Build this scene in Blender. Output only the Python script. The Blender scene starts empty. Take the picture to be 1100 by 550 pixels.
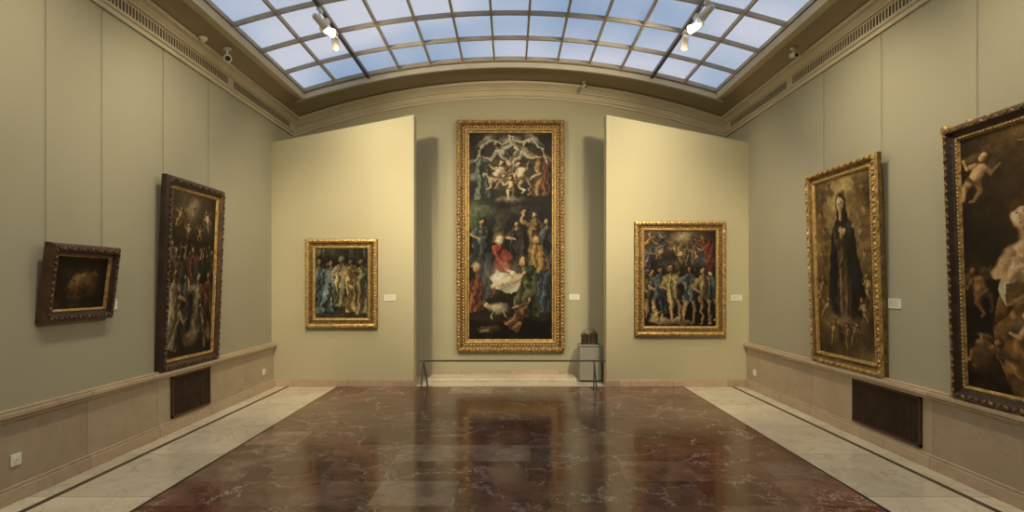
import bpy, math, random
import numpy as np
from mathutils import Vector, Matrix
random.seed(4)
scene=bpy.context.scene
H=1.54; F=600.0; XW=3.52; YP=8.24; YB=9.1; Y0=-2.0

# ------------------------------------------------------------ materials
def new_mat(name):
    m=bpy.data.materials.new(name); m.use_nodes=True
    nt=m.node_tree; b=nt.nodes['Principled BSDF']
    return m,nt,b
def N(nt,t,**kw):
    n=nt.nodes.new(t)
    for k,v in kw.items():
        if k.startswith('i_'):
            key=k[2:]
            key=int(key) if key.isdigit() else key.replace('_',' ')
            n.inputs[key].default_value=v
        else: setattr(n,k,v)
    return n
def L(nt,a,b): nt.links.new(a,b)
def ramp(nt,fac,stops,interp='LINEAR'):
    r=nt.nodes.new('ShaderNodeValToRGB'); r.color_ramp.interpolation=interp
    e=r.color_ramp.elements
    while len(e)<len(stops): e.new(0.5)
    for i,(p,c) in enumerate(stops):
        e[i].position=p; e[i].color=(c[0],c[1],c[2],1)
    L(nt,fac,r.inputs[0]); return r
def mathn(nt,op,a,b=None,c=None):
    n=nt.nodes.new('ShaderNodeMath'); n.operation=op
    for i,v in enumerate((a,b,c)):
        if v is None: continue
        if isinstance(v,(int,float)): n.inputs[i].default_value=v
        else: L(nt,v,n.inputs[i])
    return n.outputs[0]
def mixc(nt,fac,a,b,mode='MIX'):
    n=nt.nodes.new('ShaderNodeMix'); n.data_type='RGBA'; n.blend_type=mode
    if isinstance(fac,(int,float)): n.inputs[0].default_value=fac
    else: L(nt,fac,n.inputs[0])
    for i,v in ((6,a),(7,b)):
        if isinstance(v,tuple): n.inputs[i].default_value=(v[0],v[1],v[2],1)
        else: L(nt,v,n.inputs[i])
    return n.outputs[2]
def simple(name,col,rough=0.6,metal=0.0,var=0.12,scale=8,bump=0.0,bscale=60,spec=0.5):
    m,nt,b=new_mat(name)
    tc=N(nt,'ShaderNodeTexCoord')
    n=N(nt,'ShaderNodeTexNoise',i_Scale=scale,i_Detail=4.0); L(nt,tc.outputs['Object'],n.inputs['Vector'])
    lo=tuple(c*(1-var) for c in col); hi=tuple(min(1,c*(1+var)) for c in col)
    r=ramp(nt,n.outputs['Fac'],[(0.3,lo),(0.7,hi)]); L(nt,r.outputs[0],b.inputs['Base Color'])
    b.inputs['Roughness'].default_value=rough; b.inputs['Metallic'].default_value=metal
    b.inputs['Specular IOR Level'].default_value=spec
    if bump>0:
        n2=N(nt,'ShaderNodeTexNoise',i_Scale=bscale,i_Detail=3.0); L(nt,tc.outputs['Object'],n2.inputs['Vector'])
        bp=N(nt,'ShaderNodeBump',i_Strength=bump,i_Distance=0.01); L(nt,n2.outputs['Fac'],bp.inputs['Height']); L(nt,bp.outputs[0],b.inputs['Normal'])
    return m
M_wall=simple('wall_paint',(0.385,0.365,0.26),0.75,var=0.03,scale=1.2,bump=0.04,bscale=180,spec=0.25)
M_back=simple('wall_paint_lit_back',(0.42,0.39,0.26),0.75,var=0.03,scale=1.2,bump=0.04,bscale=180,spec=0.25)  # same wall paint, lightened to carry the brighter light on this wall
M_part=simple('wall_paint_lit_partition',(0.50,0.46,0.295),0.75,var=0.03,scale=1.2,bump=0.04,bscale=180,spec=0.25)  # lighter, yellower copy of the wall paint; warm lamp light put into its colour
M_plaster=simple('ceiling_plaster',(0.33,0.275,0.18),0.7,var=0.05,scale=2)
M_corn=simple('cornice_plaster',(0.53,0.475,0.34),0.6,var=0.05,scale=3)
M_gold=simple('gold_leaf',(0.44,0.29,0.10),0.45,metal=0.6,var=0.5,scale=22,bump=0.6,bscale=45)
M_goldb=simple('bright_gold_leaf',(0.60,0.42,0.17),0.4,metal=0.6,var=0.35,scale=30,bump=0.4,bscale=60)
M_golddk=simple('aged_gold',(0.18,0.11,0.04),0.5,metal=0.45,var=0.5,scale=18,bump=0.5,bscale=40)
M_dkwood=simple('dark_wood',(0.035,0.020,0.012),0.4,var=0.4,scale=12,bump=0.3,bscale=30)
M_brwood=simple('carved_brown_wood',(0.075,0.038,0.018),0.42,var=0.4,scale=14,bump=0.5,bscale=40)
M_black=simple('black_metal',(0.02,0.018,0.016),0.5,var=0.2)
M_vent=simple('vent_bronze',(0.075,0.045,0.028),0.45,metal=0.4,var=0.2)
M_steel=simple('brushed_steel',(0.13,0.13,0.115),0.4,metal=0.6,var=0.1)
M_white=simple('white_plastic',(0.75,0.73,0.66),0.45,var=0.03)
M_label=simple('label_card',(0.80,0.78,0.68),0.6,var=0.03)
M_ped=simple('pedestal_paint',(0.30,0.29,0.235),0.6,var=0.04)
M_munt=simple('muntin_paint',(0.42,0.36,0.27),0.5,var=0.1)
M_wire=simple('wire',(0.24,0.23,0.165),0.5,metal=0.0)
M_bronze=simple('dark_bronze',(0.12,0.095,0.065),0.32,metal=0.6,var=0.3)

def marble(name,c1,c2,vein,rough,block=None,vs=1.6,spec=0.5,joint=(0.16,0.125,0.09),vstr=0.4):
    m,nt,b=new_mat(name)
    tc=N(nt,'ShaderNodeTexCoord'); src=tc.outputs['Object']
    n=N(nt,'ShaderNodeTexNoise',i_Scale=vs,i_Detail=8.0,i_Roughness=0.65,i_Distortion=0.8); L(nt,src,n.inputs['Vector'])
    r=ramp(nt,n.outputs['Fac'],[(0.3,c1),(0.68,c2)])
    n2=N(nt,'ShaderNodeTexNoise',i_Scale=vs*1.3,i_Detail=6.0,i_Distortion=1.5); L(nt,src,n2.inputs['Vector'])
    d=mathn(nt,'ABSOLUTE',mathn(nt,'SUBTRACT',n2.outputs['Fac'],0.5))
    v=ramp(nt,d,[(0.0,(vstr,)*3),(0.02,(0,0,0))])
    col=mixc(nt,v.outputs[0],r.outputs[0],vein)
    if block:
        sp=N(nt,'ShaderNodeSeparateXYZ'); L(nt,src,sp.inputs[0])
        ax,size=block
        q=mathn(nt,'DIVIDE',sp.outputs[ax],size)
        fl=mathn(nt,'FLOOR',q); fr=mathn(nt,'SUBTRACT',q,fl)
        wn=N(nt,'ShaderNodeTexWhiteNoise'); wn.noise_dimensions='1D'; L(nt,fl,wn.inputs['W'])
        rr=ramp(nt,wn.outputs['Value'],[(0,(0.86,0.85,0.85)),(1,(1.1,1.09,1.07))])
        col=mixc(nt,1.0,col,rr.outputs[0],'MULTIPLY')
        j=mathn(nt,'LESS_THAN',fr,0.005/size)
        col=mixc(nt,j,col,joint)
    L(nt,col,b.inputs['Base Color']); b.inputs['Roughness'].default_value=rough
    b.inputs['Specular IOR Level'].default_value=spec
    return m
M_lm=marble('cream_marble',(0.56,0.50,0.37),(0.74,0.68,0.53),(0.36,0.29,0.20),0.16,block=('Y',1.0))
M_wains=marble('beige_stone',(0.38,0.30,0.205),(0.47,0.385,0.27),(0.28,0.21,0.15),0.4,block=('Y',0.92),vs=2.6,vstr=0.3)
M_wcap=marble('pink_stone',(0.44,0.34,0.23),(0.54,0.43,0.30),(0.3,0.22,0.16),0.3,block=('Y',0.92))
M_bbx=marble('pink_stone_back',(0.48,0.355,0.24),(0.58,0.45,0.315),(0.3,0.22,0.16),0.3,block=('X',0.8))
M_dl=marble('black_marble',(0.015,0.013,0.012),(0.03,0.026,0.022),(0.08,0.07,0.06),0.15)
def brown_floor():
    m,nt,b=new_mat('red_brown_marble')
    tc=N(nt,'ShaderNodeTexCoord'); src=tc.outputs['Object']
    sp=N(nt,'ShaderNodeSeparateXYZ'); L(nt,src,sp.inputs[0])
    qy=mathn(nt,'DIVIDE',sp.outputs['Y'],0.48); fy=mathn(nt,'FLOOR',qy); ry=mathn(nt,'SUBTRACT',qy,fy)
    # every course starts at its own random offset, as laid in the room
    wo=N(nt,'ShaderNodeTexWhiteNoise'); wo.noise_dimensions='1D'; L(nt,fy,wo.inputs['W'])
    qx=mathn(nt,'ADD',mathn(nt,'DIVIDE',sp.outputs['X'],0.60),wo.outputs['Value']); fx=mathn(nt,'FLOOR',qx); rx=mathn(nt,'SUBTRACT',qx,fx)
    cb=N(nt,'ShaderNodeCombineXYZ'); L(nt,fx,cb.inputs[0]); L(nt,fy,cb.inputs[1])
    wn=N(nt,'ShaderNodeTexWhiteNoise'); wn.noise_dimensions='2D'; L(nt,cb.outputs[0],wn.inputs['Vector'])
    base=ramp(nt,wn.outputs['Value'],[(0,(0.092,0.034,0.022)),(0.25,(0.150,0.060,0.040)),(0.5,(0.115,0.058,0.044)),(0.7,(0.19,0.098,0.070)),(0.85,(0.145,0.088,0.068)),(1,(0.27,0.185,0.14))])
    vm=N(nt,'ShaderNodeVectorMath',operation='MULTIPLY_ADD'); L(nt,wn.outputs['Color'],vm.inputs[0]); vm.inputs[1].default_value=(9,9,9); L(nt,src,vm.inputs[2])
    n1=N(nt,'ShaderNodeTexNoise',i_Scale=3.5,i_Detail=8.0,i_Roughness=0.72); L(nt,vm.outputs[0],n1.inputs['Vector'])
    r1=ramp(nt,n1.outputs['Fac'],[(0.3,(0.42,0.40,0.40)),(0.7,(1.65,1.58,1.5))])
    col=mixc(nt,1.0,base.outputs[0],r1.outputs[0],'MULTIPLY')
    dn=N(nt,'ShaderNodeVectorMath',operation='MULTIPLY_ADD'); L(nt,n1.outputs['Color'],dn.inputs[0]); dn.inputs[1].default_value=(0.55,0.55,0.55); L(nt,vm.outputs[0],dn.inputs[2])
    vo=N(nt,'ShaderNodeTexVoronoi',feature='DISTANCE_TO_EDGE',i_Scale=2.2); L(nt,dn.outputs[0],vo.inputs['Vector'])
    vv=ramp(nt,vo.outputs['Distance'],[(0.0,(1,1,1)),(0.016,(0,0,0))])
    n3=N(nt,'ShaderNodeTexNoise',i_Scale=2.3,i_Detail=2.0); L(nt,vm.outputs[0],n3.inputs['Vector'])
    mk=ramp(nt,n3.outputs['Fac'],[(0.40,(0,0,0)),(0.58,(0.9,0.9,0.9))])
    vf=mathn(nt,'MULTIPLY',vv.outputs[0],mk.outputs[0])
    col=mixc(nt,vf,col,(0.66,0.54,0.46))
    j=mathn(nt,'MAXIMUM',mathn(nt,'LESS_THAN',rx,0.005),mathn(nt,'LESS_THAN',ry,0.006))
    col=mixc(nt,j,col,(0.045,0.026,0.019))
    L(nt,col,b.inputs['Base Color'])
    rr=ramp(nt,n1.outputs['Fac'],[(0.3,(0.09,)*3),(0.7,(0.18,)*3)]); L(nt,rr.outputs[0],b.inputs['Roughness'])
    b.inputs['Specular IOR Level'].default_value=0.6
    cs=N(nt,'ShaderNodeVectorMath',operation='SUBTRACT'); L(nt,wn.outputs['Color'],cs.inputs[0]); cs.inputs[1].default_value=(.5,.5,.5)
    sc=N(nt,'ShaderNodeVectorMath',operation='MULTIPLY'); L(nt,cs.outputs[0],sc.inputs[0]); sc.inputs[1].default_value=(.008,.008,0)
    nb=N(nt,'ShaderNodeTexNoise',i_Scale=3.0,i_Detail=2.0); L(nt,src,nb.inputs['Vector'])
    bp=N(nt,'ShaderNodeBump',i_Strength=0.14,i_Distance=0.02); L(nt,nb.outputs['Fac'],bp.inputs['Height'])
    ad=N(nt,'ShaderNodeVectorMath',operation='ADD'); L(nt,bp.outputs[0],ad.inputs[0]); L(nt,sc.outputs[0],ad.inputs[1])
    no=N(nt,'ShaderNodeVectorMath',operation='NORMALIZE'); L(nt,ad.outputs[0],no.inputs[0]); L(nt,no.outputs[0],b.inputs['Normal'])
    return m
M_floor=brown_floor()
def sky_glass():
    m,nt,b=new_mat('skylight_diffusing_glass')
    tc=N(nt,'ShaderNodeTexCoord')
    n=N(nt,'ShaderNodeTexNoise',i_Scale=0.5,i_Detail=1.0); L(nt,tc.outputs['Object'],n.inputs['Vector'])
    r=ramp(nt,n.outputs['Fac'],[(0.33,(0.17,0.30,0.52)),(0.48,(0.31,0.42,0.60)),(0.64,(0.54,0.58,0.70))])
    n2=N(nt,'ShaderNodeTexNoise',i_Scale=60.0,i_Detail=2.0); L(nt,tc.outputs['Object'],n2.inputs['Vector'])
    r2=ramp(nt,n2.outputs['Fac'],[(0.3,(0.92,)*3),(0.7,(1.07,)*3)])
    c=mixc(nt,1.0,r.outputs[0],r2.outputs[0],'MULTIPLY')
    L(nt,c,b.inputs['Emission Color']); b.inputs['Emission Strength'].default_value=0.88
    b.inputs['Base Color'].default_value=(0.25,0.28,0.32,1); b.inputs['Roughness'].default_value=0.5
    return m
M_sky=sky_glass()
def emis(name,col,s):
    m,nt,b=new_mat(name); b.inputs['Emission Color'].default_value=(*col,1); b.inputs['Emission Strength'].default_value=s; return m
M_lens=emis('lamp_lens',(1,0.85,0.6),12)
def canvas_mat():
    m,nt,b=new_mat('oil_paint_canvas')
    a=N(nt,'ShaderNodeAttribute'); a.attribute_name='paint'
    tc=N(nt,'ShaderNodeTexCoord')
    n=N(nt,'ShaderNodeTexNoise',i_Scale=60.0,i_Detail=3.0); L(nt,tc.outputs['Object'],n.inputs['Vector'])
    r=ramp(nt,n.outputs['Fac'],[(0.3,(0.85,)*3),(0.7,(1.15,)*3)])
    L(nt,mixc(nt,1.0,a.outputs['Color'],r.outputs[0],'MULTIPLY'),b.inputs['Base Color'])
    b.inputs['Roughness'].default_value=0.5; b.inputs['Specular IOR Level'].default_value=0.2
    return m
M_canvas=canvas_mat()

# ------------------------------------------------------------ mesh builder
class MB:
    def __init__(s): s.v=[]; s.f=[]; s.m=[]; s.sm=[]
    def add(s,vs,fs,mi=0,smooth=False):
        o=len(s.v); s.v+= [tuple(p) for p in vs]
        for f in fs: s.f.append([i+o for i in f]); s.m.append(mi); s.sm.append(smooth)
    def box(s,x0,x1,y0,y1,z0,z1,mi=0):
        vs=[(x,y,z) for x in(x0,x1) for y in(y0,y1) for z in(z0,z1)]
        s.add(vs,[(0,1,3,2),(4,6,7,5),(0,4,5,1),(2,3,7,6),(0,2,6,4),(1,5,7,3)],mi)
    def cyl(s,p0,p1,r0,r1=None,seg=12,mi=0,caps=True):
        r1=r0 if r1 is None else r1
        p0=Vector(p0);p1=Vector(p1);d=(p1-p0).normalized()
        a=d.orthogonal().normalized(); b=d.cross(a)
        vs=[]
        for p,r in((p0,r0),(p1,r1)):
            for i in range(seg):
                t=2*math.pi*i/seg; vs.append(p+a*math.cos(t)*r+b*math.sin(t)*r)
        s.add(vs,[(i,(i+1)%seg,seg+(i+1)%seg,seg+i) for i in range(seg)],mi,True)
        if caps: s.add(vs,[tuple(range(seg))[::-1],tuple(range(seg,2*seg))],mi)
    def ell(s,c,r,seg=8,rings=5,mi=0,rot=None):
        vs=[];fs=[]
        for j in range(rings+1):
            ph=math.pi*j/rings
            for i in range(seg):
                t=2*math.pi*i/seg
                p=Vector((r[0]*math.sin(ph)*math.cos(t),r[1]*math.sin(ph)*math.sin(t),r[2]*math.cos(ph)))
                if rot: p=rot@p
                vs.append(Vector(c)+p)
        for j in range(rings):
            for i in range(seg):
                fs.append((j*seg+i,(j+1)*seg+i,(j+1)*seg+(i+1)%seg,j*seg+(i+1)%seg))
        s.add(vs,fs,mi,True)
    def loft(s,sections,mi=0,closed=False,smooth=False):
        n=len(sections[0]); vs=[p for sec in sections for p in sec]; fs=[]
        for a in range(len(sections)-1):
            for i in range(n if closed else n-1):
                j=(i+1)%n; fs.append((a*n+i,a*n+j,(a+1)*n+j,(a+1)*n+i))
        s.add(vs,fs,mi,smooth)
    def obj(s,name,mats,parent=None,loc=None,rot=None,bevel=0):
        me=bpy.data.meshes.new(name); me.from_pydata(s.v,[],s.f)
        if not isinstance(mats,(list,tuple)): mats=[mats]
        for m in mats: me.materials.append(m)
        me.polygons.foreach_set('material_index',s.m); me.polygons.foreach_set('use_smooth',s.sm)
        me.update()
        o=bpy.data.objects.new(name,me); scene.collection.objects.link(o)
        if parent: o.parent=parent
        if loc: o.location=loc
        if rot: o.rotation_euler=rot
        if bevel:
            md=o.modifiers.new('bevel','BEVEL'); md.width=bevel; md.segments=2; md.limit_method='ANGLE'
        return o
def empty(name,loc=(0,0,0),rot=(0,0,0)):
    o=bpy.data.objects.new(name,None); scene.collection.objects.link(o); o.location=loc; o.rotation_euler=rot; o.empty_display_size=0.2; return o
def zv(x): return 4.79-0.0505*x*x

# ------------------------------------------------------------ room shell
b=MB()
def strip(x0,x1,y0,y1,mi): b.add([(x0,y0,0),(x1,y0,0),(x1,y1,0),(x0,y1,0)],[(0,1,2,3)],mi)
strip(-2.53,2.53,Y0,YP,0)
for s in(-1,1):
    for a,c,mi in((2.53,2.555,2),(2.555,3.25,1),(3.25,3.30,2),(3.30,XW,1)):
        x0,x1=sorted((s*a,s*c)); strip(x0,x1,Y0,YP,mi)
strip(-XW,XW,YP,YB,1)
b.obj('floor',[M_floor,M_lm,M_dl])
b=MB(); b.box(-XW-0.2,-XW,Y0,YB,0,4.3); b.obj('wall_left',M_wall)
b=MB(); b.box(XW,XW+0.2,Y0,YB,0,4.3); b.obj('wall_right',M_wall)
xs=np.linspace(-XW,XW,41)
def arcwall(y0,y1,name,mat):
    b=MB()
    b.loft([[(x,y0,0),(x,y0,zv(x)+0.02),(x,y1,zv(x)+0.02),(x,y1,0)] for x in xs],closed=True)
    return b.obj(name,mat)
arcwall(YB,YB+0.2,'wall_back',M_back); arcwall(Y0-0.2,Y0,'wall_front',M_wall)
SX=3.05; SY1=8.25; SY0=-1.2
b=MB()
def vault(x0,x1,y0,y1,n):
    X=np.linspace(x0,x1,n)
    b.loft([[(x,y0,zv(x)),(x,y1,zv(x)),(x,y1,zv(x)+0.18),(x,y0,zv(x)+0.18)] for x in X],closed=True,smooth=False)
vault(-XW,-SX,Y0,YB,6); vault(SX,XW,Y0,YB,6); vault(-SX,SX,SY1,YB,40); vault(-SX,SX,Y0,SY0,40)
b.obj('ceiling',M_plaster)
sk=empty('skylight')
b=MB()
X=np.linspace(-SX,SX,61)
b.loft([[(x,SY0,zv(x)+0.08),(x,SY1,zv(x)+0.08),(x,SY1,zv(x)+0.10),(x,SY0,zv(x)+0.10)] for x in X],closed=True)
b.obj('glass_panes',M_sky,sk)
b=MB()
NC=13
for i in range(NC+1):
    x=-SX+2*SX*i/NC
    w=0.013; z=zv(x)
    b.box(x-w,x+w,SY0,SY1,z+0.03,z+0.079)
y=SY1
while y>SY0:
    b.loft([[(x,y-0.014,zv(x)+0.025),(x,y+0.014,zv(x)+0.025),(x,y+0.014,zv(x)+0.078),(x,y-0.014,zv(x)+0.078)] for x in X],closed=True)
    y-=0.70
b.obj('muntins',M_munt,sk)
b=MB()
for (o0,o1,dz) in((0.0,0.05,0.075),(0.05,0.13,0.045),(0.13,0.16,0.02)):
    for s in(-1,1):
        x0,x1=sorted((s*(SX+o0),s*(SX+o1))); zz=zv(SX)
        b.box(x0,x1,SY0,SY1+o0,zz-dz,zz+0.02)
    XX=np.linspace(-(SX+o1),SX+o1,61)
    b.loft([[(x,SY1+o0,zv(x)-dz),(x,SY1+o1,zv(x)-dz),(x,SY1+o1,zv(x)+0.01),(x,SY1+o0,zv(x)+0.01)] for x in XX],closed=True)
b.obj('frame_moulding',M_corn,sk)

prof=[(0,3.90),(0.025,3.90),(0.03,3.935),(0.05,3.945),(0.05,3.965),(0.03,3.97),(0.03,4.09),(0.055,4.10),(0.055,4.115),(0.09,4.15),(0.13,4.165),(0.13,4.195),(0,4.2)]
for s,nm in((-1,'trim_1'),(1,'trim_2')):
    b=MB()
    b.loft([[(s*(XW-d),y,z) for d,z in prof] for y in(Y0,YB)])
    y=Y0+0.1
    while y<YB-0.25:
        if (y%2.3)>0.12:
            x0,x1=sorted((s*(XW-0.031),s*(XW-0.034))); b.box(x0,x1,y,y+0.020,3.985,4.075,1)
        y+=0.045
    b.obj(nm,[M_corn,M_bronze])
b=MB()
secs=[]
for x in xs:
    top=zv(x)-0.005
    secs.append([(x,YB-d,top-(4.2-z)*0.95) for d,z in [(0,3.93),(0.025,3.93),(0.03,3.96),(0.05,3.97),(0.05,3.99),(0.025,4.0),(0.025,4.06),(0.05,4.07),(0.05,4.09),(0.09,4.13),(0.13,4.15),(0.13,4.19),(0,4.2)]])
b.loft(secs)
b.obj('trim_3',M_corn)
VL=(5.73,6.46); VR=(4.72,5.66)
for s,nm,k in((-1,'left',4),(1,'right',5)):
    b=MB()
    def bx(d,y0,y1,z0,z1,mi):
        x0,x1=sorted((s*XW,s*(XW-d))); b.box(x0,x1,y0,y1,z0,z1,mi)
    bx(0.035,Y0,YP,0.11,0.57,0)
    bx(0.06,Y0,YP,0.57,0.60,1); bx(0.085,Y0,YP,0.60,0.635,1); bx(0.05,Y0,YP,0.635,0.65,1)
    b.obj('trim_%d'%k,[M_wains,M_wcap],bevel=0.006)
    b=MB(); bx(0.065,Y0,YP,0.0,0.095,0); bx(0.05,Y0,YP,0.095,0.115,0)
    b.obj('baseboard_'+nm,[M_wcap],bevel=0.006)
for s,nm in((-1,'left'),(1,'right')):
    xi=1.42; zo=3.60; zi=4.01
    b=MB()
    pts=[(s*xi,0),(s*XW,0),(s*XW,zo),(s*xi,zi)]
    b.loft([[(x,y,z) for x,z in pts] for y in(YP,YP+0.22)],closed=True)
    b.add([(x,YP,z) for x,z in pts],[(0,1,2,3)]); b.add([(x,YP+0.22,z) for x,z in pts],[(3,2,1,0)])
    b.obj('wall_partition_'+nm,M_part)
    b=MB()
    x0,x1=sorted((s*(xi-0.015),s*(XW-0.065)))
    b.box(x0,x1,YP-0.03,YP,0,0.085); b.box(x0,x1,YP-0.02,YP,0.085,0.10)
    b.obj('baseboard_partition_'+nm,M_bbx,bevel=0.004)
b=MB(); b.box(-XW,XW,YB-0.03,YB,0,0.09); b.box(-XW,XW,YB-0.02,YB,0.09,0.105); b.obj('baseboard_back',M_bbx,bevel=0.004)
b=MB(); b.box(-1.27,1.03,8.62,YB-0.03,0,0.05); b.obj('stone_step',M_lm,bevel=0.01)

# ------------------------------------------------------------ vents, outlets
for s,(y0,y1) in((-1,VL),(1,VR)):
    e=empty('wall_vent_grille',(s*(XW-0.035),(y0+y1)/2,0.35))
    w=(y1-y0)/2; b=MB()
    def bx(a,c,d,ee,z0,z1,mi=0):
        x0,x1=sorted((-s*a,-s*c)); b.box(x0,x1,d,ee,z0,z1,mi)
    bx(0.0,0.004,-w,w,-0.21,0.22,1)
    bx(0.0,0.022,-w,w,0.20,0.22); bx(0,0.022,-w,w,-0.21,-0.19); bx(0,0.022,-w,-w+0.02,-0.21,0.22); bx(0,0.022,w-0.02,w,-0.21,0.22)
    yy=-w+0.035
    while yy<w-0.02:
        bx(0.004,0.018,yy,yy+0.010,-0.19,0.20); yy+=0.026
    for zz in(-0.1,0,0.1): bx(0.004,0.012,-w,w,zz,zz+0.008)
    b.obj('grille',[M_vent,M_black],e)
def outlet(x,y,z,s):
    e=empty('wall_outlet',(x,y,z)); b=MB()
    x0,x1=sorted((0,-s*0.012)); b.box(x0,x1,-0.042,0.042,-0.042,0.042)
    o=b.obj('plate',M_white,e,bevel=0.004)
    b=MB(); b.cyl((-s*0.012,0,0),(-s*0.016,0,0),0.024,seg=20); 
    b.cyl((-s*0.016,-0.009,0),(-s*0.0165,-0.009,0),0.004,mi=1); b.cyl((-s*0.016,0.009,0),(-s*0.0165,0.009,0),0.004,mi=1)
    b.obj('socket',[M_white,M_black],e)
outlet(-(XW-0.035),3.93,0.29,-1)
outlet((XW-0.035),7.95,0.25,1)
outlet(-(XW-0.035),7.9,0.27,-1)
def label(loc,rz,w=0.165,h=0.09):
    e=empty('wall_label',loc,(0,0,rz)); b=MB(); b.box(-w/2,w/2,-0.008,0,-h/2,h/2); b.obj('card',M_label,e)
    b=MB()
    for i in range(5): b.box(-w*0.4,w*(0.38-0.13*(i%2)),-0.0088,-0.008,h*(0.32-0.15*i),h*(0.32-0.15*i)+0.003)
    b.obj('text_lines',M_ped,e)
label(((419-548)/72.8,YP,1.54-(320-303)/72.8),0)
label(((791-548)/72.8,YP,1.54-(320-303)/72.8),0)
label(((617-548)/65.9,YB,1.54-(319-303)/65.9),0)
label((-XW,XW*F/(548-118),1.54-24/(430/XW)),math.pi/2)
label((XW,XW*F/(960-548)-.02,1.54-23/(412/XW)),-math.pi/2)

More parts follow.
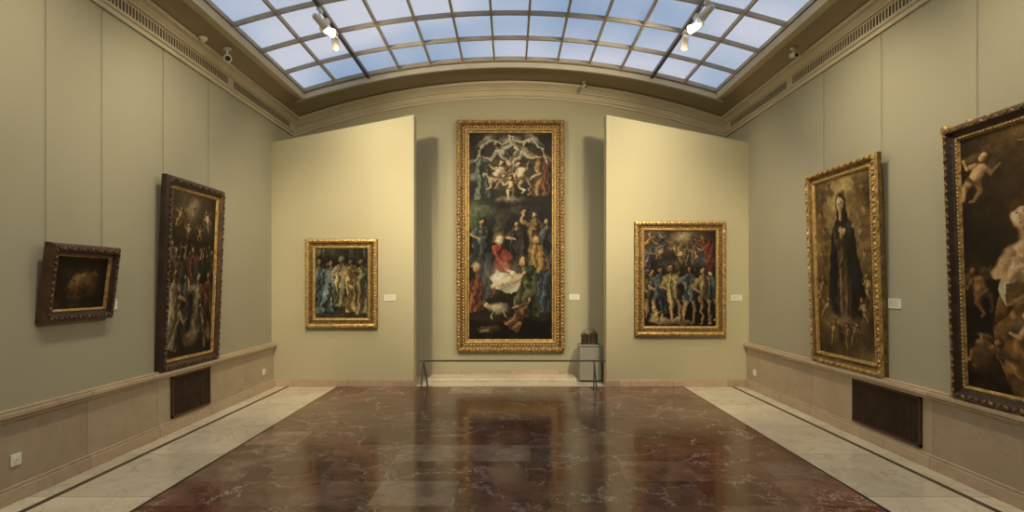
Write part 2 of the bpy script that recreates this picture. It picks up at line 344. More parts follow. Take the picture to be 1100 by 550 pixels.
# ------------------------------------------------------------ painter
def vnoise(h,w,cells,seed):
    r=np.random.default_rng(seed)
    ny=max(2,int(cells*h/w)+2); nx=cells+2
    g=r.random((ny+1,nx+1))
    yy=np.linspace(0,ny-1.001,h); xx=np.linspace(0,nx-1.001,w)
    yi=yy.astype(int); xi=xx.astype(int); fy=yy-yi; fx=xx-xi
    fy=(fy*fy*(3-2*fy))[:,None]; fx=(fx*fx*(3-2*fx))[None,:]
    a=g[yi][:,xi]; b_=g[yi][:,xi+1]; c=g[yi+1][:,xi]; d=g[yi+1][:,xi+1]
    return (a*(1-fx)+b_*fx)*(1-fy)+(c*(1-fx)+d*fx)*fy
def fbm(h,w,cells,seed,o=4):
    t=0;s=0;a=1
    for i in range(o): t=t+a*vnoise(h,w,cells*2**i,seed+i*17); s+=a; a*=0.55
    return t/s
class Paint:
    def __init__(s,x0,y0,x1,y1,nx,bg,seed=1,warp=1.0):
        s.b=(x0,y0,x1,y1); s.nx=nx; s.ny=int(nx*(y1-y0)/(x1-x0)); s.seed=seed
        X=np.linspace(x0,x1,s.nx)[None,:]+np.zeros((s.ny,1)); Y=np.linspace(y0,y1,s.ny)[:,None]+np.zeros((1,s.nx))
        u=(x1-x0)*0.012*warp
        s.X=X+(fbm(s.ny,s.nx,14,seed+3)-.5)*u*6; s.Y=Y+(fbm(s.ny,s.nx,14,seed+5)-.5)*u*6
        s.n=fbm(s.ny,s.nx,8,seed+9); s.n2=fbm(s.ny,s.nx,26,seed+11,3)
        s.c=np.zeros((s.ny,s.nx,3))+np.array(bg,float)
        s.c*= (0.5+1.0*s.n)[...,None]
    def shift(s,dx,dy): s.X=s.X+dx; s.Y=s.Y+dy
    def comp(s,al,col,shade=None):
        col=np.array(col,float)[None,None,:]*np.ones_like(s.c)
        if shade is not None: col=col*shade[...,None]
        col=col*(0.72+0.56*s.n2)[...,None]
        s.c=s.c*(1-al[...,None])+col*al[...,None]
    def ell(s,cx,cy,rx,ry,col,ang=0,soft=0.2,a=1.0,lit=0.45):
        t=math.radians(ang); dx=s.X-cx; dy=s.Y-cy
        u=(dx*math.cos(t)+dy*math.sin(t))/rx; v=(-dx*math.sin(t)+dy*math.cos(t))/ry
        d=np.sqrt(u*u+v*v); al=np.clip((1+soft-d)/(2*soft),0,1)*a
        s.comp(al,col,1-lit*np.clip((dx/rx*0.5+dy/ry*0.6),-0.35,1))
    def line(s,pts,w,col,soft=0.35,w1=None):
        n=len(pts)-1
        for i in range(n):
            (x0,y0),(x1,y1)=pts[i],pts[i+1]
            dx,dy=x1-x0,y1-y0; t=np.clip(((s.X-x0)*dx+(s.Y-y0)*dy)/(dx*dx+dy*dy+1e-9),0,1)
            d=np.hypot(s.X-x0-t*dx,s.Y-y0-t*dy); nx_=(s.X-x0-t*dx)
            ww=w if w1 is None else w+(w1-w)*(i+t)/n
            al=np.clip((ww*(1+soft)-d)/(2*soft*ww),0,1)
            s.comp(al,col,1-0.5*np.clip(nx_/ww,-0.2,1))
    def poly(s,pts,col,fold=0.35,ang=10,freq=None,a=1.0):
        inside=np.zeros(s.X.shape,bool); j=len(pts)-1
        for i in range(len(pts)):
            xi,yi=pts[i]; xj,yj=pts[j]
            c=((yi>s.Y)!=(yj>s.Y))&(s.X<(xj-xi)*(s.Y-yi)/((yj-yi) or 1e-9)+xi); inside^=c; j=i
        w=max(p[0] for p in pts)-min(p[0] for p in pts); x0=min(p[0] for p in pts)
        freq=freq or 14/w; t=math.radians(ang)
        ph=freq*((s.X)*math.cos(t)+(s.Y)*math.sin(t))+7*s.n
        side=1.0-0.45*np.clip((s.X-x0)/w,0,1)
        s.comp(inside.astype(float)*a,col,side*(1+fold*.8*np.sin(ph)+fold*0.4*np.sin(ph*2.3+1)))
    def fig(s,x,y,h,robe,ang=0,skin=(176,140,104),hair=(56,40,28),arms=(),flare=0.26,mantle=None,fold=0.5,legs=False,halo=.55):
        t=math.radians(ang); ct,st=math.cos(t),math.sin(t)
        P=lambda a,b_:(x+h*(a*ct-b_*st),y+h*(a*st+b_*ct))
        s.ell(*P(.05,.5),h*.24,h*.55,(22,18,15),ang,soft=.5,a=halo)
        if legs:
            for q in(-1,1):
                s.line([P(q*.05,.5),P(q*.09+.01,.74)],h*0.05,skin,w1=h*0.033); s.line([P(q*.09+.01,.74),P(q*.08,.98)],h*0.036,skin,w1=h*.018); s.line([P(q*.08,.98),P(q*.08-.05,1.0)],h*.018,skin)
            s.poly([P(-.09,.11),P(.09,.11),P(.12,.25),P(.10,.4),P(.13,.58),P(-.13,.58),P(-.10,.4),P(-.12,.25)],robe,fold,ang+5)
        else:
            s.poly([P(-.07,.10),P(.08,.10),P(.14,.2),P(.13,.45),P(flare*.8,.75),P(flare,.98),P(-flare,1.0),P(-flare*.6,.7),P(-.14,.45),P(-.14,.2)],robe,fold,ang+8)
        if mantle: s.poly([P(.02,.10),P(.15,.17),P(.2,.5),P(flare*1.1,.9),P(flare*.2,.85),P(.03,.5)],mantle,fold,ang-12)
        for ar in arms:
            q=[P(*p) for p in ar]; s.line(q[:2],h*0.045,robe); s.line(q[1:],h*0.028,skin,w1=h*.018)
            s.ell(q[-1][0],q[-1][1],h*.028,h*.022,skin)
        s.line([P(0,.05),P(0,.13)],h*0.028,tuple(c*.7 for c in skin))
        s.ell(*P(0.008,-.006),h*.064,h*.078,hair,ang); s.ell(*P(-.010,.018),h*.038,h*.050,skin,ang,lit=.9,soft=.3)
        for q in(-1,1): s.ell(*P(q*.02-.010,.008),h*.011,h*.008,(60,40,28),ang,a=.7)
        s.ell(*P(-.010,.046),h*.013,h*.006,(110,58,46),ang,a=.6)
    def cherub(s,x,y,h,ang=0,skin=(186,142,100)):
        t=math.radians(ang); ct,st=math.cos(t),math.sin(t)
        P=lambda a,b_:(x+h*(a*ct-b_*st),y+h*(a*st+b_*ct))
        dk=tuple(c*.62 for c in skin); sh=(.45*skin[0],.38*skin[1],.34*skin[2])
        s.ell(*P(-.26,.16),h*.22,h*.08,(92,76,56),ang-35,soft=.4); s.ell(*P(.24,.14),h*.22,h*.08,(70,58,42),ang+35,soft=.4)
        s.line([P(.06,.5),P(.19,.62)],h*.085,dk,w1=h*.07); s.line([P(.19,.62),P(.14,.86)],h*.062,dk,w1=h*.035); s.line([P(.14,.86),P(.07,.90)],h*.032,dk)
        s.line([P(-.06,.5),P(-.15,.68)],h*.09,skin,w1=h*.075); s.line([P(-.15,.68),P(-.08,.90)],h*.065,skin,w1=h*.035); s.line([P(-.08,.90),P(-.15,.95)],h*.033,skin)
        s.line([P(.11,.22),P(.26,.26)],h*.05,dk); s.line([P(.26,.26),P(.34,.12)],h*.042,dk,w1=h*.026); s.ell(*P(.35,.10),h*.03,h*.03,dk)
        s.ell(*P(.01,.30),h*.135,h*.15,skin,ang,lit=.9); s.ell(*P(0,.43),h*.13,h*.13,skin,ang,lit=.9,soft=.3)
        s.line([P(-.11,.22),P(-.24,.32)],h*.052,skin,w1=h*.045); s.line([P(-.24,.32),P(-.35,.24)],h*.042,skin,w1=h*.026); s.ell(*P(-.37,.22),h*.03,h*.03,skin)
        s.line([P(-.14,.50),P(-.02,.55),P(.14,.49)],h*.04,(110,84,62),w1=h*.03); s.ell(*P(.05,.38),h*.015,h*.12,sh,ang,a=.35,soft=.6)
        s.ell(*P(.01,-.01),h*.12,h*.125,(80,52,30),ang,soft=.3); s.ell(*P(-.02,.035),h*.078,h*.083,skin,ang,lit=.8)
        for q in(-1,1): s.ell(*P(q*.035-.025,.025),h*.014,h*.010,(80,45,30),ang,a=.7)
        s.ell(*P(-.022,.078),h*.02,h*.008,(140,66,50),ang,a=.6); s.ell(*P(.035,.05),h*.025,h*.05,sh,ang,a=.4,soft=.6)
    def finish(s,gain=1.0,sat=0.6,dark=0.75,blot=0.9):
        c=np.clip(s.c,0,255)/255
        g=(c@np.array([.35,.5,.15]))[...,None]
        c=g+(c-g)*sat
        c=c*np.array([1.04,1.0,.88])
        sh=fbm(s.ny,s.nx,4,s.seed+77,3)[...,None]
        c=c*(1.0-blot/2+blot*sh)
        c=c**1.18*gain*dark*1.17
        c=c/(1+0.35*c**2)
        c=np.clip(c,0,.80)
        return np.where(c<0.04045,c/12.92,((c+0.055)/1.055)**2.4)

def paint_adoration():
    p=Paint(505,142,594,364,220,(34,31,27),11)
    p.ell(518,228,16,14,(90,104,84),soft=.6); p.ell(511,240,8,9,(60,86,50)); p.ell(575,230,22,14,(36,36,40),soft=.6)
    # ruined vault
    p.poly([(536,226),(552,218),(572,222),(582,248),(572,262),(564,236),(552,229),(545,240),(538,262),(531,248)],(66,60,52),.2)
    # glory: pale cloud and swirling angels
    p.ell(549,176,36,30,(104,98,88),soft=.6,a=.75)
    for x,y,rx,ry,a in((522,153,12,4,-40),(577,152,12,4,40),(548,150,10,4,0),(514,192,8,4,30),(584,192,9,4,-30),(549,214,14,4,0)): p.ell(x,y,rx,ry,(126,126,122),a,soft=.4)
    W=((-.1,.18),(-.3,.2),(-.42,.06)); E=((.1,.18),(.3,.2),(.42,.06))
    p.fig(516,163,50,(88,108,108),-4,arms=(W,((.1,.18),(.3,.1),(.45,-.05))),halo=.3,flare=.22)
    p.fig(585,160,50,(124,96,64),6,arms=(((-.1,.18),(-.3,.1),(-.42,-.05)),E),mantle=(126,62,46),halo=.3,flare=.22)
    p.fig(534,154,46,(190,188,180),-34,arms=(W,E),legs=True,halo=.25,skin=(204,172,136))
    p.fig(566,154,46,(196,186,166),34,arms=(W,E),legs=True,halo=.25,skin=(204,172,136))
    p.line([(512,172),(518,158),(530,150),(540,154),(549,149),(560,153),(572,149),(583,160),(588,174)],1.1,(178,172,156))
    p.line([(520,186),(532,193),(543,188)],1.1,(160,154,140)); p.line([(557,188),(568,193),(580,186)],1.1,(160,154,140))
    p.cherub(540,174,32,20,(206,176,140)); p.cherub(557,176,32,-20,(212,182,146)); p.cherub(549,190,24,0,(196,164,128))
    p.ell(549,217,24,4,(30,27,24),0,soft=.6,a=.6)
    # standing onlookers
    p.fig(519,238,50,(84,98,112),6,arms=(((-.1,.18),(-.2,.3),(0,.4)),),halo=.4)
    p.fig(575,230,58,(114,96,62),-4,arms=(((-.1,.18),(-.25,.1),(-.2,-.08)),),mantle=(70,62,46),halo=.4)
    p.fig(588,238,56,(64,70,86),-6,halo=.4); p.fig(556,240,50,(64,60,60),0,arms=(((-.1,.18),(-.2,.3),(-.05,.36)),),halo=.4)
    p.ell(532,292,22,26,(20,17,15),soft=.6,a=.65)
    # Madonna
    p.poly([(531,264),(543,263),(551,276),(549,290),(551,300),(538,305),(528,320),(514,306),(522,284)],(182,66,60),.35,30)
    p.poly([(522,278),(530,267),(533,288),(529,318),(508,326),(509,300)],(58,70,98),.35,20)
    p.ell(538,256,6.5,7.6,(104,86,70)); p.ell(538,258.5,4.2,5.6,(222,194,160)); p.ell(536,257.5,.8,.6,(80,50,40)); p.ell(539.6,257.5,.8,.6,(80,50,40)); p.ell(537.8,262,1.1,.5,(150,80,66))
    p.line([(533,271),(541,282),(548,290)],2.3,(190,78,68)); p.ell(549,291,2.2,1.7,(220,190,154))
    # Child on bright cloth
    p.ell(545,300,22,15,(190,176,140),soft=.9,a=.5)
    p.poly([(527,299),(535,291),(547,294),(561,292),(565,303),(558,311),(546,316),(533,310)],(250,246,228),.22,50)
    p.ell(544,301,8,4,(240,208,168),-20); p.ell(552,294,3.4,3.4,(238,206,166)); p.line([(539,303),(531,308)],1.7,(230,196,154))
    # kneeling shepherds
    p.poly([(562,286),(572,284),(580,298),(581,326),(585,340),(554,340),(552,322),(560,306)],(84,96,64),.4,15)
    p.ell(564,280,4.8,5.4,(60,42,30)); p.ell(562.6,281,3.6,4.5,(184,140,100)); p.line([(565,293),(557,300),(551,303)],1.9,(184,142,102))
    p.poly([(581,292),(592,286),(594,332),(583,340),(577,316)],(66,80,106),.4,8); p.ell(586,283,4.2,5.2,(166,126,90))
    p.poly([(574,264),(585,262),(590,288),(578,294),(571,278)],(160,124,68),.35,10); p.ell(577,257,3.8,4.8,(172,132,96))
    p.poly([(506,304),(513,292),(520,302),(521,332),(506,336)],(136,76,64),.35,10); p.ell(512,287,4,5,(172,132,100))
    p.ell(537,331,11,5.4,(160,150,126),10,soft=.35); p.ell(525,328,4.2,3.2,(176,166,142)); p.ell(521,324,3,1.2,(100,84,66),-40)
    p.line([(531,334),(530,342)],.8,(140,130,108)); p.line([(543,334),(545,341)],.8,(130,120,100))
    p.poly([(506,342),(528,347),(556,343),(590,344),(594,364),(506,364)],(40,31,25),.25,80)
    p.fig(572,322,38,(104,74,56),38,arms=(((-.1,.18),(-.2,.35),(-.25,.5)),)); p.ell(526,353,12,4,(66,52,38)); p.ell(522,355,5,2,(120,110,88),-8)
    return p
def paint_marriage():
    p=Paint(340,268,395,341,170,(80,78,62),21,.8)
    p.poly([(340,268),(395,268),(395,300),(340,300)],(88,86,64),.12,0)
    for x,w,c in((344,4,(116,112,86)),(351,6,(76,94,76)),(359,3,(130,126,100)),(368,9,(88,106,82)),(378,4,(134,126,98)),(386,5,(82,86,66)),(392,3,(118,110,82))):
        p.poly([(x-w/2,268),(x+w/2,268),(x+w*.5,300),(x-w*.5,300)],c,.35,0,1.6)
    p.ell(367,276,7,9,(58,62,50),soft=.5)
    for k in range(7):
        y=322+k*3; p.poly([(340,y),(395,y),(395,y+1.3),(340,y+1.3)],(130,118,92),.05)
        p.line([(367+(k-3)*5,320),(367+(k-3)*10,341)],.4,(86,70,52))
    p.fig(353,284,38,(112,86,70),0,halo=.3); p.fig(374,284,38,(102,94,68),0,halo=.3); p.fig(393,284,40,(112,102,76),0,halo=.3)
    p.fig(345,281,56,(106,130,146),4,arms=(((.1,.18),(.2,.3),(.3,.26)),),flare=.22,mantle=(82,106,130),halo=.45)
    p.fig(357,283,52,(98,124,146),4,arms=(((.1,.18),(.2,.28),(.3,.22)),),mantle=(126,138,138),flare=.2,halo=.45)
    p.fig(367,279,50,(166,156,124),0,arms=(((-.1,.18),(-.17,.3),(-.08,.33)),((.1,.18),(.17,.3),(.08,.33))),hair=(140,134,116),flare=.16,halo=.45)
    p.fig(378,281,54,(164,138,86),-4,arms=(((-.1,.18),(-.17,.28),(-.25,.22)),),mantle=(120,104,70),flare=.2,halo=.45)
    p.fig(389,281,56,(128,118,88),-4,mantle=(92,102,94),flare=.2,halo=.45)
    p.ell(367,340,30,3,(64,56,44),soft=.5,a=.6)
    return p
def paint_martyrdom():
    p=Paint(692,249,768,350,200,(50,46,48),31)
    p.ell(728,262,34,13,(104,88,70),soft=.6); p.ell(700,272,12,10,(84,92,104),soft=.6); p.ell(734,256,10,5,(186,164,122),soft=.8)
    p.ell(750,282,16,8,(74,90,112),soft=.6); p.ell(722,287,14,6,(112,116,122),soft=.6)
    for x,y,a,c in((704,256,60,(150,110,74)),(715,254,30,(98,110,128)),(724,262,-20,(156,134,90)),(746,258,-50,(140,76,58)),(756,264,-20,(100,110,124)),(738,266,10,(150,130,104)),(700,268,20,(104,92,110))):
        p.fig(x,y,20,c,a,arms=(((-.1,.18),(-.3,.2),(-.4,.05)),((.1,.18),(.3,.2),(.4,.05))))
    p.cherub(711,268,12,20); p.cherub(730,270,12,-10); p.cherub(747,272,12,0)
    p.line([(754,258),(762,325)],.7,(120,84,50)); p.poly([(753,262),(764,256),(767,292),(760,302),(757,282)],(130,58,50),.3,20)
    p.line([(742,262),(747,310)],.6,(140,110,70)); p.line([(733,268),(735,310)],.5,(120,96,60))
    p.poly([(692,318),(768,316),(768,350),(692,350)],(60,48,40),.2,85)
    for k in range(13): 
        x=695+k*5.7; p.poly([(x-3,294),(x+3,294),(x+3,312),(x-3,312)],[(56,64,84),(84,76,54),(74,52,44)][k%3],.3); p.ell(x,291+1.5*math.sin(k*2.1),1.6,2.1,(112,88,68))
    L1=((( -.1,.18),(-.2,.32),(-.08,.42)),((.1,.18),(.22,.3),(.3,.42)))
    p.fig(700,293,48,(104,94,66),3,arms=L1[:1],legs=True); p.fig(709,290,54,(88,102,124),4,arms=L1,legs=True,mantle=(62,70,88))
    p.fig(729,293,52,(80,94,116),5,arms=L1[:1],legs=True); p.fig(720,288,58,(142,132,88),-6,arms=L1,legs=True)
    p.fig(741,289,57,(98,112,130),2,arms=(((-.1,.18),(-.25,.28),(-.35,.18)),L1[1]),legs=True); p.fig(754,290,57,(148,130,82),-5,arms=L1,legs=True,mantle=(112,58,48))
    p.fig(763,293,50,(72,82,100),-3,legs=True)
    p.ell(712,345,14,3.5,(150,124,96),6); p.ell(736,347,10,3,(96,78,62)); p.cherub(704,334,13,0); p.ell(727,342,6,2.4,(156,132,104),-20)
    return p
def paint_crowd():
    p=Paint(0,0,92,170,170,(42,33,26),41)
    p.ell(46,20,34,24,(98,80,58),soft=.9); p.ell(46,14,10,9,(170,152,116),soft=.9)
    for k in range(10):
        a=math.radians(25+k*15); p.line([(46,12),(46+34*math.cos(a),12+34*math.sin(a))],.7,(122,102,76),w1=.2)
    p.cherub(20,16,22,20); p.cherub(72,16,22,-20); p.cherub(34,32,18,0); p.cherub(60,32,18,10)
    for k in range(16):
        x=6+(k*37)%84; y=52+(k*23)%22; p.fig(x,y,52,[(96,58,50),(72,76,84),(116,104,80),(76,80,66),(124,114,102)][k%5],(k%5-2)*4,arms=(((-.1,.18),(-.22,.15),(-.25,-.02)),) if k%2 else ())
    p.fig(46,58,60,(130,66,56),0,arms=(((-.1,.18),(-.25,.14),(-.3,-.02)),((.1,.18),(.25,.14),(.3,-.02))),mantle=(60,70,90))
    p.fig(14,84,70,(156,142,118),3,arms=(((.1,.18),(.25,.3),(.3,.2)),),mantle=(106,58,48)); p.fig(32,88,66,(76,80,86),-4,arms=(((-.1,.18),(-.2,.3),(0,.35)),))
    p.fig(60,86,72,(146,132,108),4,arms=(((-.1,.18),(-.25,.2),(-.3,.05)),),mantle=(84,86,72)); p.fig(80,84,74,(116,56,48),-4,arms=(((-.1,.18),(-.25,.3),(-.3,.2)),),mantle=(88,68,50))
    p.poly([(0,150),(92,146),(92,170),(0,170)],(56,42,32),.2,80)
    p.fig(22,116,48,(166,148,120),20,arms=(((.1,.18),(.3,.3),(.4,.2)),)); p.fig(66,118,46,(104,86,68),-25); p.ell(46,152,16,8,(116,92,72),-10)
    return p
def paint_still():
    p=Paint(0,0,62,46,130,(38,29,19),51)
    p.poly([(0,35),(62,33),(62,46),(0,46)],(54,42,28),.12,85)
    p.ell(34,26,15,9,(98,76,50),-8,soft=.5,lit=.9,a=.9); p.ell(25,22,7,5.5,(126,102,70),-20,soft=.5); p.ell(43,28,7,5,(80,60,40),10,soft=.5)
    p.ell(20,27,4,3,(98,72,48),20,soft=.4); p.line([(17,34),(30,36),(47,34)],1.6,(72,54,36)); p.ell(33,18,4,2.2,(110,88,60),soft=.5)
    p.ell(22,22,1.4,1.0,(26,18,12)); p.line([(38,18),(46,13),(50,17)],1.3,(84,64,42)); p.line([(28,28),(36,31),(42,26)],1.0,(46,32,20))
    return p
def paint_virgin():
    p=Paint(0,0,96,182,190,(88,70,44),61)
    p.ell(48,62,38,64,(146,118,72),soft=.6); p.ell(48,28,20,22,(180,152,98),soft=.8)
    for k,(x,y) in enumerate([(12,14),(26,8),(70,8),(84,14),(10,34),(86,36),(18,52),(80,56),(12,76),(84,80)]):
        p.ell(x+2,y+4,8,4,(112,92,64),20,soft=.5); p.ell(x,y,3.6,4.4,(160,122,84),lit=.8,soft=.35); p.ell(x+.5,y-3,3.6,2.2,(92,66,42),soft=.35); p.ell(x-1.5,y,.7,.5,(80,50,34)); p.ell(x+1.2,y,.7,.5,(80,50,34))
    p.poly([(42,36),(55,36),(64,50),(66,80),(70,112),(80,140),(66,152),(50,148),(36,153),(24,140),(32,110),(30,80),(33,50)],(64,56,50),.35,6)
    p.poly([(44,50),(54,50),(57,84),(60,120),(58,144),(44,148),(40,120),(41,90)],(112,92,72),.35,4)
    p.poly([(56,44),(68,54),(73,80),(80,104),(86,132),(70,142),(66,110),(60,80)],(42,46,56),.35,-10); p.poly([(38,46),(28,60),(25,90),(20,128),(34,140),(36,110),(38,80)],(46,50,60),.35,10)
    p.ell(48,26,8.5,11,(50,36,26)); p.poly([(41,28),(56,28),(60,48),(54,46),(42,46),(37,48)],(50,36,26),.2); p.ell(47,28,5.8,7.8,(220,180,136),-6,lit=.5)
    for q in(-2.2,2.2): p.ell(47+q,27,1.1,.7,(70,40,28))
    p.ell(47,32,1.5,.6,(150,66,50)); p.line([(47,28),(46.6,30)],.5,(180,130,90)); p.line([(47,35.5),(47,42)],2.6,(200,158,114))
    p.line([(36,54),(40,67),(50,58)],4.2,(74,62,54)); p.line([(60,54),(57,66),(48,60)],4.2,(64,56,52)); p.ell(49.5,55.5,2.4,5,(220,176,132),24); p.ell(46,56,2.4,5,(210,166,124),-20)
    p.ell(48,150,34,8,(124,100,68),soft=.6)
    for x,y,a in((20,126,30),(76,124,-30),(30,148,10),(50,151,-10),(68,148,20),(10,102,10),(86,100,-10)): p.cherub(x,y,24,a,(170,132,92))
    return p
def paint_magdalene():
    p=Paint(0,0,130,186,340,(44,35,22),71,.3)
    p.ell(60,40,40,40,(64,50,30),soft=.8); p.ell(10,110,20,50,(34,30,22),soft=.7); p.ell(50,8,30,12,(96,74,44),soft=.7)
    p.poly([(0,156),(60,146),(130,156),(130,186),(0,186)],(46,34,22),.2,70)
    p.cherub(19,16,38,26,(206,158,110)); p.cherub(48,2,26,-30,(160,118,80)); p.cherub(86,6,34,20,(170,124,84))
    p.ell(8,108,12,16,(66,50,32),soft=.6)
    p.cherub(7,98,36,-18,(128,92,58))
    # saint: hair falling behind, head thrown back looking up to the left
    p.ell(48,64,12,14,(70,44,23),-15,soft=.35); p.line([(55,66),(60,84),(62,104)],6,(74,47,25),w1=3)
    # skirt & lap drapery
    p.poly([(26,116),(40,108),(66,112),(78,150),(80,186),(34,186),(22,160),(20,136)],(118,88,54),.32,30)
    p.poly([(22,138),(38,124),(64,132),(74,170),(50,180),(28,168)],(146,108,64),.32,-35,.28)
    # blouse
    p.poly([(32,90),(42,84),(60,84),(66,100),(62,122),(30,124),(25,112)],(196,182,152),.28,22)
    p.poly([(30,108),(48,104),(62,110),(60,124),(30,124)],(128,100,68),.3,70)
    # neck & shoulders
    p.line([(45,70),(45,80)],4.6,(192,150,110)); p.ell(45,84,12,4.6,(208,168,128),-6,soft=.35); p.ell(44,90,7,4,(200,158,118),soft=.5)
    p.line([(33,88),(24,102)],4.2,(192,150,110),w1=3.8); p.line([(24,102),(33,104),(38,97)],3.4,(204,162,122),w1=2.2)
    p.line([(60,90),(64,106)],4.8,(178,138,98),w1=4); p.line([(64,106),(52,106),(41,98)],3.8,(190,150,110),w1=2.4)
    for k in range(4): p.line([(37.5+k*1.3,97-k*.2),(34.5+k*1.4,90-k*.4)],.8,(214,174,134),w1=.5)
    p.ell(40,98,3.6,2.6,(206,164,124),-20)
    # face
    p.ell(43,63,7.4,9.4,(216,174,134),-18,lit=.4,soft=.15); p.ell(48,67,3.2,6.5,(142,100,68),-18,a=.5,soft=.6)
    p.line([(36.5,57),(41,53),(49,54),(54,60)],2.6,(74,47,25)); p.line([(53,58),(54,70),(51,80)],2.4,(84,54,28),w1=1.2)
    p.ell(39.2,60.6,1.0,.5,(60,38,26),-10); p.ell(43.8,59.6,1.0,.5,(60,38,26),-10)
    p.line([(37.8,58.9),(40.2,58.4)],.3,(110,74,48)); p.line([(42.6,57.8),(45.4,57.8)],.3,(110,74,48))
    p.line([(41.2,60.8),(40.2,64.6),(41.4,65)],.35,(170,124,90)); p.ell(41.8,67.6,1.3,.55,(160,78,62),-12)
    # putti at her knees
    p.cherub(44,128,44,-22,(200,154,108)); p.cherub(80,134,48,16,(190,144,98)); p.cherub(24,150,30,50,(160,118,78))
    p.ell(12,162,8,10,(80,62,42),soft=.3); p.ell(12,152,5,3,(110,88,62))
    return p

# ------------------------------------------------------------ framed paintings
def framed(w,h,profile,matmap,mats,P,loc,rz,tilt=0,orn=(),gain=1.0,sat=.6,blot=.9):
    e=empty('framed_oil_painting',loc,(tilt,0,rz))
    b=MB()
    rings=[]
    for t,d in profile:
        a=w/2-t; rings.append([(-a,-d,t),(a,-d,t),(a,-d,h-t),(-a,-d,h-t)])
    for i in range(len(rings)-1):
        b.loft([rings[i],rings[i+1]],mi=matmap[i],closed=True)
    for (t,d,step,r,mi,kind) in orn:
        a=w/2-t
        for (p0,p1) in(((-a,t),(a,t)),((a,t),(a,h-t)),((a,h-t),(-a,h-t)),((-a,h-t),(-a,t))):
            Lx=math.hypot(p1[0]-p0[0],p1[1]-p0[1]); n=max(1,int(Lx/step)); hor=abs(p1[0]-p0[0])>abs(p1[1]-p0[1])
            for k in range(n):
                q=(k+0.5)/n
                x=p0[0]+(p1[0]-p0[0])*q; z=p0[1]+(p1[1]-p0[1])*q
                if kind=='bead': b.ell((x,-d,z),(r,r*.8,r),6,4,mi)
                elif kind=='leaf':
                    an=(0.6 if k%2 else -0.6)+(math.pi/2 if not hor else 0)
                    b.ell((x,-d,z),(r*1.35,r*.55,r*.6),6,4,mi,Matrix.Rotation(an,3,'Y'))
                elif kind=='scroll':
                    rr=r*(1.25 if k%3==0 else .8)
                    b.ell((x,-d,z),(rr*(1.5 if hor else .8),r*.6,rr*(.8 if hor else 1.5)),8,4,mi)
        if kind=='scroll':
            for sx in(-1,1):
                for zz in(t,h-t):
                    b.ell((sx*a,-d,zz),(r*1.7,r*.8,r*1.7),10,5,mi)
                    b.ell((sx*(a-r*2.2),-d-.004,zz),(r*1.2,r*.6,r*.8),8,4,mi); b.ell((sx*a,-d-.004,zz+(r*2.2 if zz<h/2 else -r*2.2)),(r*.8,r*.6,r*1.2),8,4,mi)
    b.obj('frame',mats,e)
    tb=profile[-1][0]-0.004; a=w/2-tb; z0=tb; z1=h-tb; nx,ny=P.nx,P.ny
    xs_=np.linspace(-a,a,nx); zs=np.linspace(z1,z0,ny)
    V=np.zeros((ny,nx,3)); V[...,0]=xs_[None,:]; V[...,1]=-profile[-1][1]-0.001; V[...,2]=zs[:,None]
    idx=np.arange(nx*ny).reshape(ny,nx)
    Fc=np.stack([idx[:-1,:-1],idx[1:,:-1],idx[1:,1:],idx[:-1,1:]],-1).reshape(-1,4)
    me=bpy.data.meshes.new('canvas'); me.from_pydata(V.reshape(-1,3).tolist(),[],Fc.tolist())
    at=me.color_attributes.new('paint','FLOAT_COLOR','POINT')
    c=np.ones((nx*ny,4),np.float32); c[:,:3]=P.finish(gain,sat,.75,blot).reshape(-1,3); at.data.foreach_set('color',c.ravel())
    me.materials.append(M_canvas); me.update()
    o=bpy.data.objects.new('canvas',me); scene.collection.objects.link(o); o.parent=e
    b=MB(); b.box(-w/2+0.03,w/2-0.03,-0.012,-0.001,0.03,h-0.03); b.obj('backing_board',M_dkwood,e)
    return e
R=math.pi/2
G=[M_gold,M_goldb,M_golddk,M_dkwood,M_brwood]
wide=[(0,0),(0,.05),(.015,.075),(.05,.095),(.075,.085),(.095,.055),(.125,.05),(.14,.065),(.16,.06),(.175,.035),(.20,.03)]
wm=[2,0,0,2,2,2,0,1,0,0]
framed(1.745,3.75,[(t*1.02,d) for t,d in wide],wm,G,paint_adoration(),(0.007,YB,0.415),0,0,
  orn=((.035,.092,.055,.030,0,'leaf'),(.105,.055,.05,.020,1,'leaf'),(.152,.064,.03,.009,1,'bead'),(.008,.05,.07,.02,0,'bead')),gain=1.32,sat=.68,blot=.6)
nar=[(0,0),(0,.04),(.012,.06),(.04,.07),(.06,.06),(.08,.04),(.105,.04),(.12,.05),(.135,.045),(.15,.025)]
nm_=[2,0,1,0,2,2,0,1,0]
framed(1.06,1.31,nar,nm_,G,paint_marriage(),(-2.48,YP,0.865),0,0,orn=((.03,.07,.045,.018,1,'leaf'),(.125,.048,.03,.008,1,'bead')),gain=1.18,sat=.7)
framed(1.345,1.69,nar,nm_,G,paint_martyrdom(),(2.50,YP,0.745),0,0,orn=((.03,.07,.05,.02,0,'leaf'),(.092,.042,.05,.014,0,'leaf'),(.125,.048,.03,.008,1,'bead')),gain=1.2,sat=.7)
dkp=[(0,0),(0,.05),(.02,.075),(.06,.08),(.085,.05),(.10,.05),(.115,.045),(.13,.03)]
framed(1.10,1.99,dkp,[3,3,3,4,3,1,0],G,paint_crowd(),(-XW,6.07,0.625),R,math.radians(2.2),orn=((.04,.08,.06,.022,4,'leaf'),(.108,.05,.03,.008,1,'bead')),gain=1.2,sat=.65)
framed(0.73,0.61,[(0,0),(0,.05),(.015,.07),(.05,.075),(.07,.05),(.085,.05),(.10,.03)],[4,4,4,3,4,0],G,paint_still(),(-XW,4.50,1.235),R,math.radians(7),orn=((.035,.074,.045,.018,4,'leaf'),),gain=1.3,sat=.8)
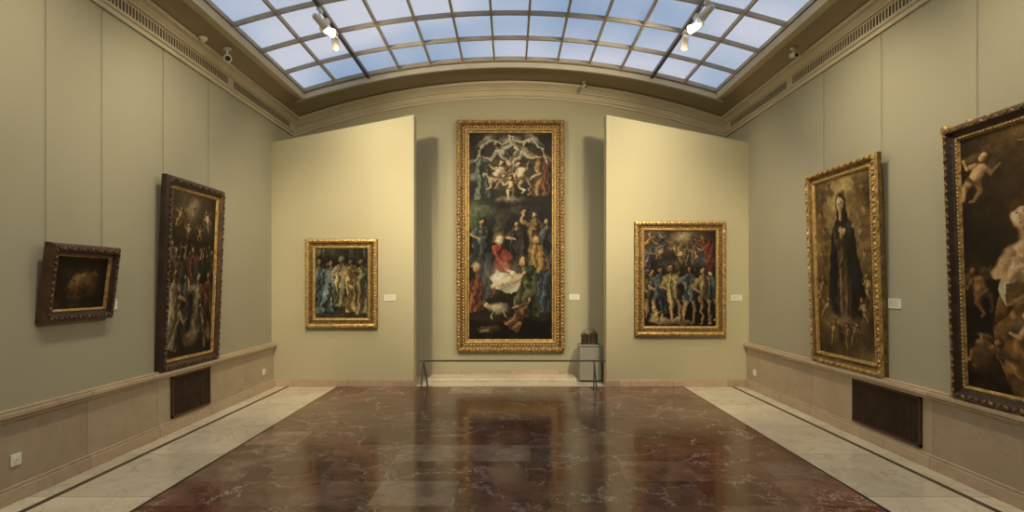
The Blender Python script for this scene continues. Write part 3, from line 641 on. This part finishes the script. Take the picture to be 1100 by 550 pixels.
framed(1.22,2.11,[(t*.85,d) for t,d in nar],nm_,G,paint_virgin(),(XW,5.80,0.645),-R,math.radians(2.0),orn=((.028,.07,.05,.02,0,'leaf'),(.10,.048,.03,.008,1,'bead')),gain=1.3,sat=.75)
framed(1.75,2.10,[(0,0),(0,.05),(.015,.08),(.05,.09),(.07,.06),(.09,.05),(.105,.055),(.12,.03)],[3,2,4,3,3,0,0],G,paint_magdalene(),(XW,3.49,0.635),-R,math.radians(2.0),
  orn=((.01,.06,.15,.024,0,'scroll'),(.04,.088,.06,.02,2,'leaf'),(.105,.055,.03,.008,1,'bead')),gain=1.25,sat=.8,blot=.4)
b=MB()
for s,y,zt in((-1,4.22,1.82),(-1,4.80,1.82),(-1,5.65,2.6),(-1,6.5,2.6),(1,6.25,2.75),(1,5.28,2.75),(1,4.2,2.72),(1,3.2,2.72)):
    b.cyl((s*(XW-0.012),y,zt-.05),(s*(XW-0.012),y,3.91),0.0020,seg=6)
b.obj('picture_hanging_wires',M_wire)

# ------------------------------------------------------------ barrier
e=empty('low_barrier_rail',(0,8.05,0))
b=MB(); b.box(-1.31,1.375,-0.012,0.012,0.393,0.417); 
for x in(-1.27,1.19):
    b.cyl((x,-0.10,0.0),(x+0.02,0,0.40),0.011,seg=10); b.cyl((x+.07,0.10,0.0),(x+0.02,0,0.40),0.011,seg=10)
    b.box(x-0.02,x+0.09,-0.12,0.12,0,0.008)
b.obj('rail_and_legs',M_steel,e,bevel=0.002)
e=empty('display_pedestal',(1.235,8.72,0))
b=MB(); b.box(-.165,.165,-.14,.14,0.03,.55); b.box(-.15,.15,-.125,.125,0,.03,1); b.box(-.175,.175,-.15,.15,.55,.57)
b.obj('plinth',[M_ped,M_black],e,bevel=.004)
e=empty('bronze_vessel',(1.235,8.72,0.57))
b=MB(); b.box(-.14,.14,-.075,.075,0,.015)
for x,r,h in((-.066,.060,.18),(.066,.062,.20)):
    b.cyl((x,0,.015),(x,0,h*.8),r,seg=24); b.cyl((x,0,h*.8),(x,0,h*.84),r*1.08,seg=24)
    b.cyl((x,0,h*.84),(x,0,h*.97),r*.9,r*.35,seg=24); b.ell((x,0,h),(.014,.014,.014),8,5)
    for zz in(.3,.55): b.cyl((x,0,h*zz),(x,0,h*zz+.008),r*1.05,seg=24)
pts=[(.13*math.cos(t),0,.12+.12*math.sin(t)) for t in np.linspace(0,math.pi,13)]
for q in range(12): b.cyl(pts[q],pts[q+1],.005,seg=8)
b.obj('jars_and_handle',M_bronze,e)

def seccam(loc,rz,small=False):
    e=empty('security_camera',loc,(0,0,rz)); k=.7 if small else 1
    b=MB(); b.cyl((0,0,0),(0,0,-.02*k),.045*k,seg=20); b.cyl((0,0,-.02*k),(0,0,-.09*k),.012*k,seg=12)
    b.ell((0,0,-.10*k),(.03*k,.03*k,.03*k),12,8)
    d=Vector((0.25,-1,-.35)).normalized(); p=Vector((0,0,-.12*k))
    b.cyl(p-d*.07*k,p+d*.10*k,.040*k,seg=20); b.cyl(p+d*.10*k,p+d*.125*k,.045*k,.042*k,seg=20); b.cyl(p+d*.126*k,p+d*.128*k,.03*k,seg=20,mi=1)
    b.obj('housing',[M_white,M_black],e)
seccam((-3.27,6.45,zv(3.27)-.008),.3); seccam((3.27,6.45,zv(3.27)-.008),-.3,True); seccam((1.17,8.85,zv(1.17)-.004),0,True)
e=empty('smoke_detector',(-3.36,6.1,zv(3.36)-.01)); b=MB(); b.cyl((0,0,0.0),(0,0,-.03),.05,.045,seg=20); b.ell((0,0,-.03),(.03,.03,.02),12,6); b.obj('shell',M_white,e)

# ------------------------------------------------------------ track lights
def aim(o,d): o.rotation_euler=d.to_track_quat('-Z','Y').to_euler()
WARM=(1.0,0.83,0.55)
def track(s,heads):
    zr=zv(2.08)-0.035
    e=empty('track_light',(s*2.08,0,zr)); b=MB(); b.box(-.018,.018,Y0+.3,8.2,-.012,.018); b.box(-.006,.006,Y0+.3,8.2,-.014,-.012,1)
    b.obj('rail',[M_black,M_steel],e)
    for (y,tgt,en,size) in heads:
        b=MB(); p=Vector((0,y,-.012)); b.box(-.02,.02,y-.05,y+.05,-.04,-.012); b.cyl(p,p+Vector((0,0,-.09)),.008,seg=8)
        c=p+Vector((0,0,-.13)); d=(Vector(tgt)-Vector((s*2.08,y,zr-.14))).normalized()
        b.cyl(c-d*.07,c+d*.02,.035,.042,seg=18); b.cyl(c+d*.02,c+d*.08,.042,.052,seg=18); b.cyl(c-d*.09,c-d*.07,.02,.035,seg=18); b.cyl(c+d*.081,c+d*.083,.044,seg=18,mi=1)
        b.obj('lamp_head',[M_white,M_lens],e)
        ld=bpy.data.lights.new('spot','SPOT'); ld.energy=en; ld.color=WARM; ld.spot_size=math.radians(size); ld.spot_blend=1.0; ld.shadow_soft_size=.10
        lo=bpy.data.objects.new('spot',ld); scene.collection.objects.link(lo); lo.parent=e; lo.location=c+d*.10; aim(lo,d)
track(-1,[(6.65,(-2.3,YP,2.6),85,120),(4.6,(-2.5,YP,1.0),400,62),(6.1,(-0.3,YB,3.0),205,100),(4.3,(-0.1,YB,1.6),310,50),(6.35,(3.5,5.7,1.9),110,90),(5.0,(-XW,6.2,1.9),100,110),(3.6,(-XW,4.4,1.7),105,110),(2.0,(-XW,2.6,1.7),100,110),(2.4,(XW,3.6,1.7),90,90)])  # heads nearer the camera are unseen, added to brighten partition, back and side walls
track(1,[(6.65,(2.3,YP,2.6),85,120),(4.6,(2.5,YP,1.0),400,62),(5.9,(0.3,YB,3.0),205,100),(4.3,(0.1,YB,1.6),310,50),(6.25,(-3.5,6,1.8),100,90),(5.0,(XW,5.9,1.9),110,110),(3.6,(XW,4.2,1.7),105,110),(2.0,(XW,2.6,1.7),95,110),(2.4,(-XW,4.2,1.7),105,90)])  # likewise, heads out of view on this rail are added for more even light

w=bpy.data.worlds.new('World'); scene.world=w; w.use_nodes=True
w.node_tree.nodes['Background'].inputs[0].default_value=(.5,.6,.8,1); w.node_tree.nodes['Background'].inputs[1].default_value=.3
cd=bpy.data.cameras.new('camera'); cam=bpy.data.objects.new('camera',cd); scene.collection.objects.link(cam)
cam.location=(0,0,H); cam.rotation_euler=(math.pi/2,0,0)
cd.sensor_width=36; cd.lens=F/1100*36; cd.shift_x=2/1100; cd.shift_y=28/1100; cd.clip_start=.05
scene.camera=cam
scene.view_settings.view_transform='Standard'; scene.view_settings.look='None'; scene.view_settings.exposure=0.08
